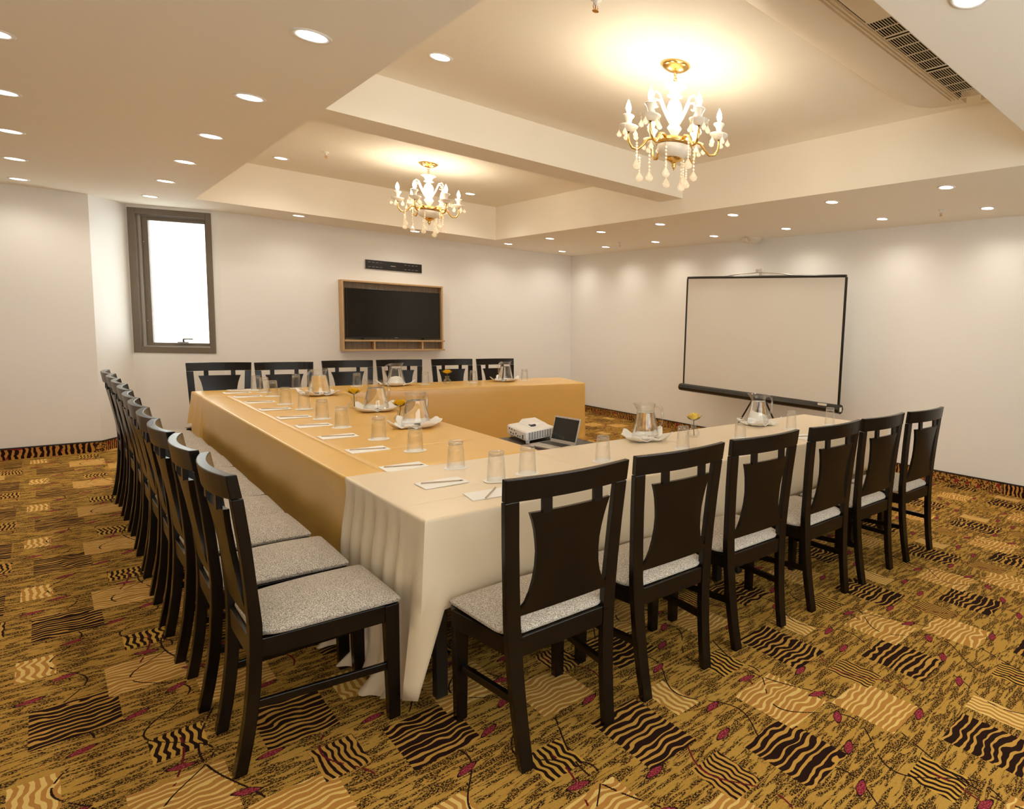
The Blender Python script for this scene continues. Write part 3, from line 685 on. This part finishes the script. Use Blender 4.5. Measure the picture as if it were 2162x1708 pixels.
# ================================================================= TABLECLOTHS
def drape(name, label, quad, nx, ny, mat, drop, fold, creases_x=(), creases_y=(), sides='FRBL', tail=None, seedv=0):
    """cloth over a quad top (FL, FR, BR, BL); drop(side, s) gives hem height, fold(side, s) the fold amplitude"""
    FL, FR, BR, BL = [Vector(q) for q in quad]
    def P(u, v): return (FL*(1-u)+FR*u)*(1-v)+(BL*(1-u)+BR*u)*v
    us = sorted(set([i/nx for i in range(nx+1)]+[c+d for c in creases_x for d in (-0.0035, 0, 0.0035)]))
    vs = sorted(set([i/ny for i in range(ny+1)]+[c+d for c in creases_y for d in (-0.0035, 0, 0.0035)]))
    bm = BM(); R_ = 0.012; g = {}
    for i, u in enumerate(us):
        for j, v in enumerate(vs):
            p = P(u, v); z = HT+0.0015*math.sin(7*p.x+3*p.y)*math.sin(5*p.y)
            if u in creases_x or v in creases_y: z -= 0.0035
            if i in (0, len(us)-1) or j in (0, len(vs)-1): z = HT-0.001
            g[i, j] = bm.verts.new((p.x, p.y, z))
    for i in range(len(us)-1):
        for j in range(len(vs)-1): bm.faces.new((g[i, j], g[i+1, j], g[i+1, j+1], g[i, j+1]))
    a, b = len(us)-1, len(vs)-1
    loop = [((i, 0), 'F', us[i]) for i in range(a)]+[((a, j), 'R', vs[j]) for j in range(b)]+[((i, b), 'B', us[i]) for i in range(a, 0, -1)]+[((0, j), 'L', vs[j]) for j in range(b, 0, -1)]
    nrm = {'F': (FR-FL).cross(Vector((0, 0, 1))), 'R': (BR-FR).cross(Vector((0, 0, 1))), 'B': (BL-BR).cross(Vector((0, 0, 1))), 'L': (FL-BL).cross(Vector((0, 0, 1)))}
    for k in nrm: nrm[k] = Vector((nrm[k].x, nrm[k].y, 0)).normalized()
    corner = {(0, 0): ('L', 'F'), (a, 0): ('F', 'R'), (a, b): ('R', 'B'), (0, b): ('B', 'L')}
    K = 14; prev = None; cols = []
    for (ij, sd, s) in loop:
        base = g[ij].co.copy(); n = nrm[sd]; cn = ij in corner
        if cn: n = (nrm[corner[ij][0]]+nrm[corner[ij][1]]).normalized()
        hem = drop(sd, s, cn, ij, (a, b)); amp = fold(sd, s, cn, ij, (a, b))
        along = base.x*1.0+base.y*1.0
        col = [g[ij]]
        for k in range(1, K+1):
            tt = k/K
            if k <= 3:
                an = k/3*PI/2; off = R_*math.sin(an); z = HT-R_*(1-math.cos(an))
            else:
                q = (k-3)/(K-3); z = HT-R_-(HT-R_-hem)*q
                ws = math.sin(along*amp[1]+seedv+0.9*math.sin(along*4.1)); wv = amp[0]*(math.copysign(abs(ws)**0.6, ws) if amp[0] > 0.02 else ws)*min(1, q*3.2)
                off = R_+amp[2]*q+max(-0.020 if amp[0] > 0.02 else -0.008, wv)+(amp[0]*0.35)*q
                if hem < 0.02 and q > 0.88: off += (q-0.88)/0.12*(0.05+0.04*math.sin(along*23)); z = max(0.006+0.012*(1+math.sin(along*31))*(q > 0.97), z)
            p = base+n*off; p.z = z; col.append(bm.verts.new(p))
        cols.append(col)
    m = len(cols)
    for i in range(m):
        c1, c2 = cols[i], cols[(i+1) % m]
        for k in range(K): bm.faces.new((c1[k], c1[k+1], c2[k+1], c2[k]))
    return bm
def cloth_obj(name, label, bm, mat):
    o = obj(name, bm, mat, None, smooth=True, angle=50)
    sm = o.modifiers.new('thick', 'SOLIDIFY'); sm.thickness = 0.002; sm.offset = 1
    tag(o, label, 'tablecloth', 'cloths on the U of tables'); return o
# long arm
def drL(sd, s, cn, ij, ab): return 0.72 if sd in 'FB' and not cn else 0.012 if sd == 'L' or (cn and ij[0] == 0) else 0.10
def foL(sd, s, cn, ij, ab):
    if cn: return (0.0, 20, 0.03)
    return (0.004, 9, 0.012) if sd in 'L' else (0.003, 8, 0.01)
bm = drape('tablecloth', '', [(0.892, 3.365, 0), (1.845, 3.365, 0), (1.845, 7.15, 0), (0.872, 7.29, 0)], 16, 66, 'cloth_gold', drL, foL, creases_x=(0.155,), creases_y=(0.145, 0.40, 0.63, 0.85))
cloth_obj('tablecloth', 'smooth gold tablecloth on the long table arm beside the row of padded seats', bm, 'cloth_gold')
# far arm
def drF(sd, s, cn, ij, ab):
    if sd == 'B' and not cn: return 0.545
    if sd == 'F' and not cn and s < 0.27: return 0.72
    return 0.012 if sd in 'FR' and not cn else 0.02
def foF(sd, s, cn, ij, ab):
    if cn and ij[0] == 0: return (0.0, 20, 0.10)
    if sd == 'L': return (0.02, 30, 0.06)
    return (0.004, 7, 0.012)
bm = drape('tablecloth', '', [(0.878, 7.305, 0), (4.372, 6.785, 0), (4.50, 7.60, 0), (0.868, 7.84, 0)], 56, 10, 'cloth_gold', drF, foF, creases_x=(0.2,), seedv=1.0)
cloth_obj('tablecloth', 'gold tablecloth on the far table below the television, its front hanging to the floor', bm, 'cloth_gold')
# near arm, satin, gathered at the corner
def drN(sd, s, cn, ij, ab):
    if cn and ij == (0, 0): return 0.10
    if sd == 'L' or (cn and ij == (0, ab[1])): return 0.012 if s > 0.16 else (0.012+0.09*max(0, 1-s/0.16) if s > 0.06 else 0.085)
    if sd == 'F':
        if s < 0.009: return 0.30
        return 0.425+0.02*math.sin(s*9)+0.02*s
    if sd == 'B' and not cn and s < 0.28: return 0.72
    return 0.05
def foN(sd, s, cn, ij, ab):
    if cn and ij == (0, 0): return (0.0, 20, 0.075)
    if cn: return (0.0, 20, 0.03)
    if sd == 'L': return (0.027, 50, 0.022) if s > 0.16 else (0.012, 36, 0.025+0.05*(1-s/0.16))
    if sd == 'F':
        if s < 0.03: return (0.0, 30, 0.060-0.5*s)
        return (0.005*max(0, 1-s*3), 18, 0.020+0.03*max(0, 1-s*8))
    return (0.004, 10, 0.015)
bm = drape('tablecloth', '', [(0.900, 2.450, 0), (4.395, 2.405, 0), (4.385, 3.25, 0), (0.892, 3.362, 0)], 100, 72, 'cloth_satin', drN, foN, creases_x=(0.26, 0.5, 0.76), creases_y=(0.245,), seedv=0.4)
near_cloth = cloth_obj('tablecloth', 'champagne satin tablecloth with a gathered hanging corner on the nearest table', bm, 'cloth_satin')
# ================================================================= TABLEWARE
tb = thing('tumbler', 'x', 'glass', (0, 0, 0), 0, 'upturned tumblers on paper discs')
GS = 1.12
bm = BM(); lathe(bm, [(0.0375, 0.0015), (0.036, 0.03), (0.0335, 0.08), (0.031, 0.112), (0.029, 0.112), (0.0315, 0.078), (0.034, 0.03), (0.0355, 0.0015), (0.0375, 0.0015)], 24); bmesh.ops.scale(bm, vec=(GS, GS, GS), verts=bm.verts); obj('wall', bm, 'glass', tb, smooth=True)
bm = BM(); lathe(bm, [(0.0005, 0.108), (0.028, 0.109), (0.0308, 0.1125), (0.0302, 0.125), (0.027, 0.128), (0.022, 0.1255), (0.0005, 0.125)], 24); bmesh.ops.scale(bm, vec=(GS, GS, GS), verts=bm.verts); obj('thick_base', bm, 'glass_base', tb, smooth=True, angle=50)
bm = BM(); lathe(bm, [(0.0005, 0), (0.057, 0), (0.057, 0.0012), (0.0005, 0.0012)], 28); obj('paper_disc', bm, 'paper', tb)
L_G = [(1.35, 2.83), (1.322, 3.21), (1.33, 3.77), (1.30, 4.27), (1.265, 4.87), (1.27, 5.35), (1.30, 5.97), (1.265, 6.38), (1.305, 7.04), (1.315, 7.42), (1.30, 7.66)]
N_G = [(1.52, 2.855), (1.96, 2.85), (2.52, 2.81), (3.06, 2.82), (3.64, 2.82), (4.05, 2.74)]
F_G = [(1.61, 7.66), (2.12, 7.60), (2.76, 7.50), (3.26, 7.42), (3.90, 7.40)]
allg = [('upturned clear tumbler on the long table arm, %s from the satin corner drape' % ORD[i], p) for i, p in enumerate(L_G)]
allg += [('upturned clear tumbler on the satin-covered near table, %s from its corner drape' % ORD[i+1], p) for i, p in enumerate(N_G)]
allg += [('upturned clear tumbler on the far table below the television, %s from the window' % ORD[i], p) for i, p in enumerate(F_G)]
TOP = HT+0.003
for i, (lab, p) in enumerate(allg):
    if i == 0: tb.location = (p[0], p[1], TOP); tb['label'] = lab
    else: dup(tb, (p[0], p[1], TOP), 0, lab)
# napkins
def napkin_mesh(seed):
    rnd = random.Random(seed); ph = rnd.uniform(0, 6); bm = BM(); n = 48; rings = []
    for k, f in enumerate((0.25, 0.55, 0.72, 0.86, 1.0)):
        r = []
        for i in range(n):
            a = 2*PI*i/n; rad = 0.150+0.032*math.cos(4*a)+0.012*math.sin(9*a+ph)
            lift = 0.0 if f < 0.6 else ((f-0.6)/0.4)**1.4*(0.036*max(0, math.cos(4*a))+0.014*math.sin(9*a+ph)+0.016)
            r.append((rad*f*math.cos(a), rad*f*math.sin(a), 0.003+lift))
        rings.append(r)
    vs = loft(bm, rings, True, False); bm.faces.new(vs[0]); return bm
nap = [None]
def napkin(x, y, rz, lab, seed):
    o = obj('napkin', napkin_mesh(seed), 'white_napkin', None, smooth=True); o.location = (x, y, TOP); o.rotation_euler = (0, 0, rz)
    sm = o.modifiers.new('thick', 'SOLIDIFY'); sm.thickness = 0.003; sm.offset = -1
    tag(o, lab, 'napkin', 'white napkins under the water jugs')
# jugs
JS = (1.2, 1.2, 1.08)
jg = thing('water_jug', 'x', 'jug', (0, 0, 0), 0, 'glass jugs of water')
def rim_r(a): return 0.060+0.016*max(0, math.cos(a))**6
bm = BM(); n = 32; rings = []
for r, z, s_ in ((0.001, 0.0, 0), (0.066, 0.0, 0), (0.074, 0.006, 0), (0.073, 0.03, 0), (0.063, 0.09, 0), (0.053, 0.150, 0), (0.047, 0.180, 0), (0.050, 0.200, 0.5), (0.056, 0.222, 1.0), (0.0535, 0.222, 1.0), (0.0475, 0.200, 0.5), (0.0445, 0.180, 0), (0.0505, 0.150, 0), (0.0605, 0.09, 0), (0.0705, 0.03, 0), (0.070, 0.012, 0), (0.001, 0.010, 0)):
    rings.append([((r+s_*0.020*max(0, math.cos(2*PI*i/n))**8)*math.cos(2*PI*i/n), (r+s_*0.0)*math.sin(2*PI*i/n), z+s_*0.006*max(0, math.cos(2*PI*i/n))**4) for i in range(n)])
loft(bm, rings, True, False); bmesh.ops.scale(bm, vec=JS, verts=bm.verts); obj('jug_body', bm, 'glass', jg, smooth=True)
bm = BM(); lathe(bm, [(0.0005, 0.012), (0.068, 0.013), (0.069, 0.03), (0.059, 0.09), (0.0495, 0.148), (0.045, 0.170), (0.0005, 0.170)], 28); bmesh.ops.scale(bm, vec=JS, verts=bm.verts); obj('water', bm, 'water', jg, smooth=True, angle=50)
bm = BM(); tube(bm, [(-0.050, 0, 0.205), (-0.070, 0, 0.212), (-0.088, 0, 0.195), (-0.092, 0, 0.16), (-0.088, 0, 0.11), (-0.078, 0, 0.075), (-0.064, 0, 0.066)], 0.0075, 10); bmesh.ops.scale(bm, vec=JS, verts=bm.verts); obj('handle', bm, 'glass_base', jg, smooth=True)
J = [(1.63, 4.60, 'glass jug of water beside a yellow flower, nearest one on the long table arm', -2.6),
     (1.68, 5.56, 'middle glass water jug on the long gold table arm', 2.2),
     (1.63, 6.93, 'glass water jug at the far end of the long table arm', 0.5),
     (2.46, 7.50, 'glass water jug on the far table, nearer the window', 0.2),
     (3.65, 7.40, 'glass water jug on the far table, nearer the screen wall', 0.3),
     (2.525, 3.19, 'glass water jug on the satin near table, before the floor gap', 2.3),
     (3.60, 3.13, 'glass water jug on the satin near table, in front of the projection screen', 2.3)]
NAPL = ['nearest jug on the long table arm', 'middle jug on the long table arm', 'jug at the far end of the long arm', 'far-table jug nearer the window', 'far-table jug nearer the screen wall', 'near-table jug before the floor gap', 'near-table jug in front of the projection screen']
for i, (x, y, lab, rz) in enumerate(J):
    napkin(x, y, 0.35*i+0.2, 'white napkin under the '+NAPL[i], i)
    if i == 0: jg.location = (x, y, TOP+0.0045); jg.rotation_euler = (0, 0, rz); jg['label'] = lab
    else: dup(jg, (x, y, TOP+0.0045), rz, lab)
# vases with flowers
def vase(x, y, lab, pm, sd):
    t = thing('flower_vase', lab, 'vase', (x, y, TOP), sd, 'bud vases with a yellow flower')
    bm = BM(); lathe(bm, [(0.001, 0), (0.028, 0.0), (0.042, 0.014), (0.044, 0.03), (0.034, 0.05), (0.020, 0.066), (0.019, 0.078), (0.026, 0.092), (0.024, 0.092), (0.0165, 0.078), (0.018, 0.064), (0.032, 0.048), (0.041, 0.03), (0.039, 0.016), (0.001, 0.006)], 24); obj('vase_body', bm, 'glass', t, smooth=True)
    bm = BM(); tube(bm, [(0.018, 0.004, 0.012), (0.006, 0.0, 0.06), (0.0, 0, 0.095), (0, 0, 0.125)], 0.0028, 6); obj('stem', bm, 'leaf', t, smooth=True)
    rnd = random.Random(sd*100+5); bm = BM()
    for k in range(46):
        f = k/45.0; a = k*2.39996; rad = 0.006+0.047*math.sqrt(f); z = 0.150+0.014*(1-f)-0.010*f
        tip = Vector((rad*math.cos(a), rad*math.sin(a), z+0.006*rnd.random())); side = Vector((-math.sin(a), math.cos(a), 0))*(0.010+0.006*f)
        root = Vector((0.3*rad*math.cos(a), 0.3*rad*math.sin(a), 0.125)); upv = Vector((0, 0, 0.008))
        v = [bm.verts.new(p) for p in (root, root.lerp(tip, 0.6)+side, tip+upv*0.3+side*0.4, tip+upv*0.3-side*0.4, root.lerp(tip, 0.6)-side)]
        bm.faces.new(v)
    obj('flower_head', bm, pm, t)
    for k in range(5):
        a = 2*PI*k/5+rnd.random(); bm = BM(); c, s_ = math.cos(a), math.sin(a); wv = Vector((-s_, c, 0))*0.007
        p0, p1, p2 = Vector((0, 0, 0.112)), Vector((0.040*c, 0.040*s_, 0.130)), Vector((0.066*c, 0.066*s_, 0.152+0.012*rnd.random()))
        v = [bm.verts.new(q) for q in (p0, p1+wv, p2, p1-wv)]; bm.faces.new(v); obj('leaf', bm, 'leaf', t)
vase(1.60, 5.82, 'yellow flower with dark leaves in a bud vase, middle of the long arm', 'petal', 1)
vase(1.62, 4.86, 'yellow flower in a bud vase behind the nearest jug on the long arm', 'petal', 2)
vase(2.96, 7.40, 'yellow flower in a small bud vase on the far table below the television', 'petal', 3)
vase(2.84, 3.06, 'pale yellow flower in a bud vase on the satin near table', 'petal_pale', 4)
# note pads and pencils
pd = obj('notepad', (lambda b: (box(b, -0.095, 0.095, -0.068, 0.068, 0, 0.003), b)[1])(BM()), 'paper'); CH[pd.name] = []
tag(pd, 'x', 'notepad', 'white notepads laid at each place')
pn = thing('pencil', 'x', 'pencil', (0, 0, 0), 0, 'pencils lying on the notepads')
bm = BM(); tube(bm, [(-0.085, 0, 0.0035), (0.075, 0, 0.0035)], 0.0035, 6); obj('shaft', bm, 'pencil', pn)
bm = BM(); tube(bm, [(0.075, 0, 0.0035), (0.090, 0, 0.0035)], 0.0035, 6, 0.0006); obj('point', bm, 'pencil_tip', pn)
PADS = [(1.145, 7.12), (1.145, 6.63), (1.14, 6.09), (1.145, 5.54), (1.15, 5.05), (1.15, 4.51), (1.15, 3.96), (1.142, 3.395)]
PADS = [(x, y, 0.0, -0.40, 'on the long table arm, %s from the television end' % ORD[i+1]) for i, (x, y) in enumerate(PADS)]
PADS = [(1.13, 7.50, 0.0, -0.40, 'on the long table arm, first from the television end')]+PADS
PADS += [(1.15, 2.945, 0.0, -0.42, 'beside the row of padded seats, nearest the satin corner drape'), (1.225, 2.620, -0.12, 0.90, 'before the chair nearest the satin corner drape'), (3.44, 2.545, 0.1, -0.5, 'on the near table glimpsed between the chair backs'), (1.20, 7.74, 0.1, 0.3, 'at the window end of the far table')]
for i, (x, y, rz, pr, lab) in enumerate(PADS):
    if i == 0:
        pd.location = (x, y, TOP); pd.rotation_euler = (0, 0, rz); pd['label'] = 'white notepad '+lab
        pn.location = (x, y, TOP+0.003); pn.rotation_euler = (0, 0, pr); pn['label'] = 'grey pencil on the notepad '+lab
    else:
        dup(pd, (x, y, TOP), rz, 'white notepad '+lab); dup(pn, (x, y, TOP+0.003), pr, 'grey pencil on the notepad '+lab)
# ================================================================= PROJECTOR STAND, PROJECTOR, LAPTOP
table('small dark side table inside the U holding the projector and laptop', 2.17, 3.84, 0.56, 0.78, 0.0, 0.70, 'table_wood', 'small side table', 0.05, 0.018)
t = thing('projector', 'white short-throw projector with side vents beside the laptop', 'projector', (2.06, 3.89, 0.70), 0.0)
ux, uy = Vector((0.27, 0.09)).normalized(), Vector((0.06, 0.40)).normalized()
def pp(a, b, z): q = ux*a+uy*b; return (q.x, q.y, z)
def pbox(bm, a0, a1, b0, b1, z0, z1): hexa(bm, [pp(a0, b0, z0), pp(a1, b0, z0), pp(a1, b1, z0), pp(a0, b1, z0), pp(a0, b0, z1), pp(a1, b0, z1), pp(a1, b1, z1), pp(a0, b1, z1)])
bm = BM(); W_, D_ = 0.285, 0.385
pbox(bm, 0, W_, 0, D_, 0.018, 0.088); obj('housing', bm, 'white_plastic', t, bevel=0.012)
bm = BM(); r0 = [pp(0.09, 0.10, 0.086), pp(W_-0.01, 0.06, 0.086), pp(W_-0.01, D_-0.02, 0.086), pp(0.09, D_-0.03, 0.086)]; r1 = [pp(0.115, 0.14, 0.118), pp(W_-0.03, 0.15, 0.100), pp(W_-0.03, D_-0.05, 0.115), pp(0.115, D_-0.06, 0.122)]
loft(bm, [r0, r1]); obj('lens_hump', bm, 'white_plastic', t, bevel=0.008)
bm = BM(); pbox(bm, 0.10, 0.15, 0.11, 0.16, 0.090, 0.106); obj('lens_window', bm, 'port', t, bevel=0.004)
bm = BM()
for i in range(10):
    for k in range(9):
        a = 0.025+i*0.025; z = 0.030+k*0.0055; pbox(bm, a, a+0.017, -0.0008, 0.001, z, z+0.003)
o = obj('vent_slots', bm, 'port', t); o['kind'] = 'stuff'
for i, (b, z, wd, hh) in enumerate(((0.05, 0.03, 0.022, 0.028), (0.11, 0.034, 0.014, 0.012), (0.15, 0.032, 0.020, 0.010), (0.19, 0.04, 0.016, 0.014), (0.24, 0.034, 0.024, 0.010), (0.29, 0.034, 0.024, 0.012), (0.22, 0.060, 0.018, 0.008), (0.27, 0.062, 0.026, 0.008), (0.32, 0.062, 0.024, 0.009))):
    bm = BM(); pbox(bm, -0.0008, 0.001, b, b+wd, z, z+hh); obj('port', bm, 'port', t)
for a, b in ((0.03, 0.03), (W_-0.03, 0.03), (0.03, D_-0.03), (W_-0.03, D_-0.03)):
    bm = BM(); p = pp(a, b, 0); lathe(bm, [(0.0005, 0), (0.012, 0), (0.014, 0.019), (0.0005, 0.019)], 12, p); obj('foot', bm, 'white_plastic', t)
t = thing('laptop', 'open silver laptop with a dark screen on the small side table', 'laptop', (2.235, 3.745, 0.70), math.atan2(-0.24, 0.03)+PI/2)
# local: x depth (hinge at 0, front at -x), y width
bm = BM(); box(bm, -0.175, 0.0, -0.15, 0.115, 0.002, 0.016); obj('base', bm, 'silver', t, bevel=0.003)
bm = BM(); box(bm, -0.10, -0.02, -0.135, 0.10, 0.016, 0.0168); obj('keyboard', bm, 'port', t)
bm = BM(); box(bm, -0.16, -0.115, -0.05, 0.03, 0.016, 0.0166); obj('trackpad', bm, 'alu_light', t)
ta = math.radians(14); cs, sn = math.cos(ta), math.sin(ta)
def lid(bm, u0, u1, v0, v1, w0, w1):
    def q(u, v, w_): return (v*sn+w_*cs, u, 0.016+v*cs-w_*sn)
    hexa(bm, [q(u0, v0, w0), q(u1, v0, w0), q(u1, v0, w1), q(u0, v0, w1), q(u0, v1, w0), q(u1, v1, w0), q(u1, v1, w1), q(u0, v1, w1)])
bm = BM(); lid(bm, -0.15, 0.115, 0.0, 0.178, 0.0, 0.008); ld = obj('lid', bm, 'silver', t, bevel=0.002)
bm = BM(); lid(bm, -0.142, 0.107, 0.016, 0.166, -0.0008, 0.0); obj('display', bm, 'screen_black', ld)
bm = BM(); lid(bm, -0.02, -0.014, 0.169, 0.173, -0.0008, 0.0); obj('webcam', bm, 'port', ld)
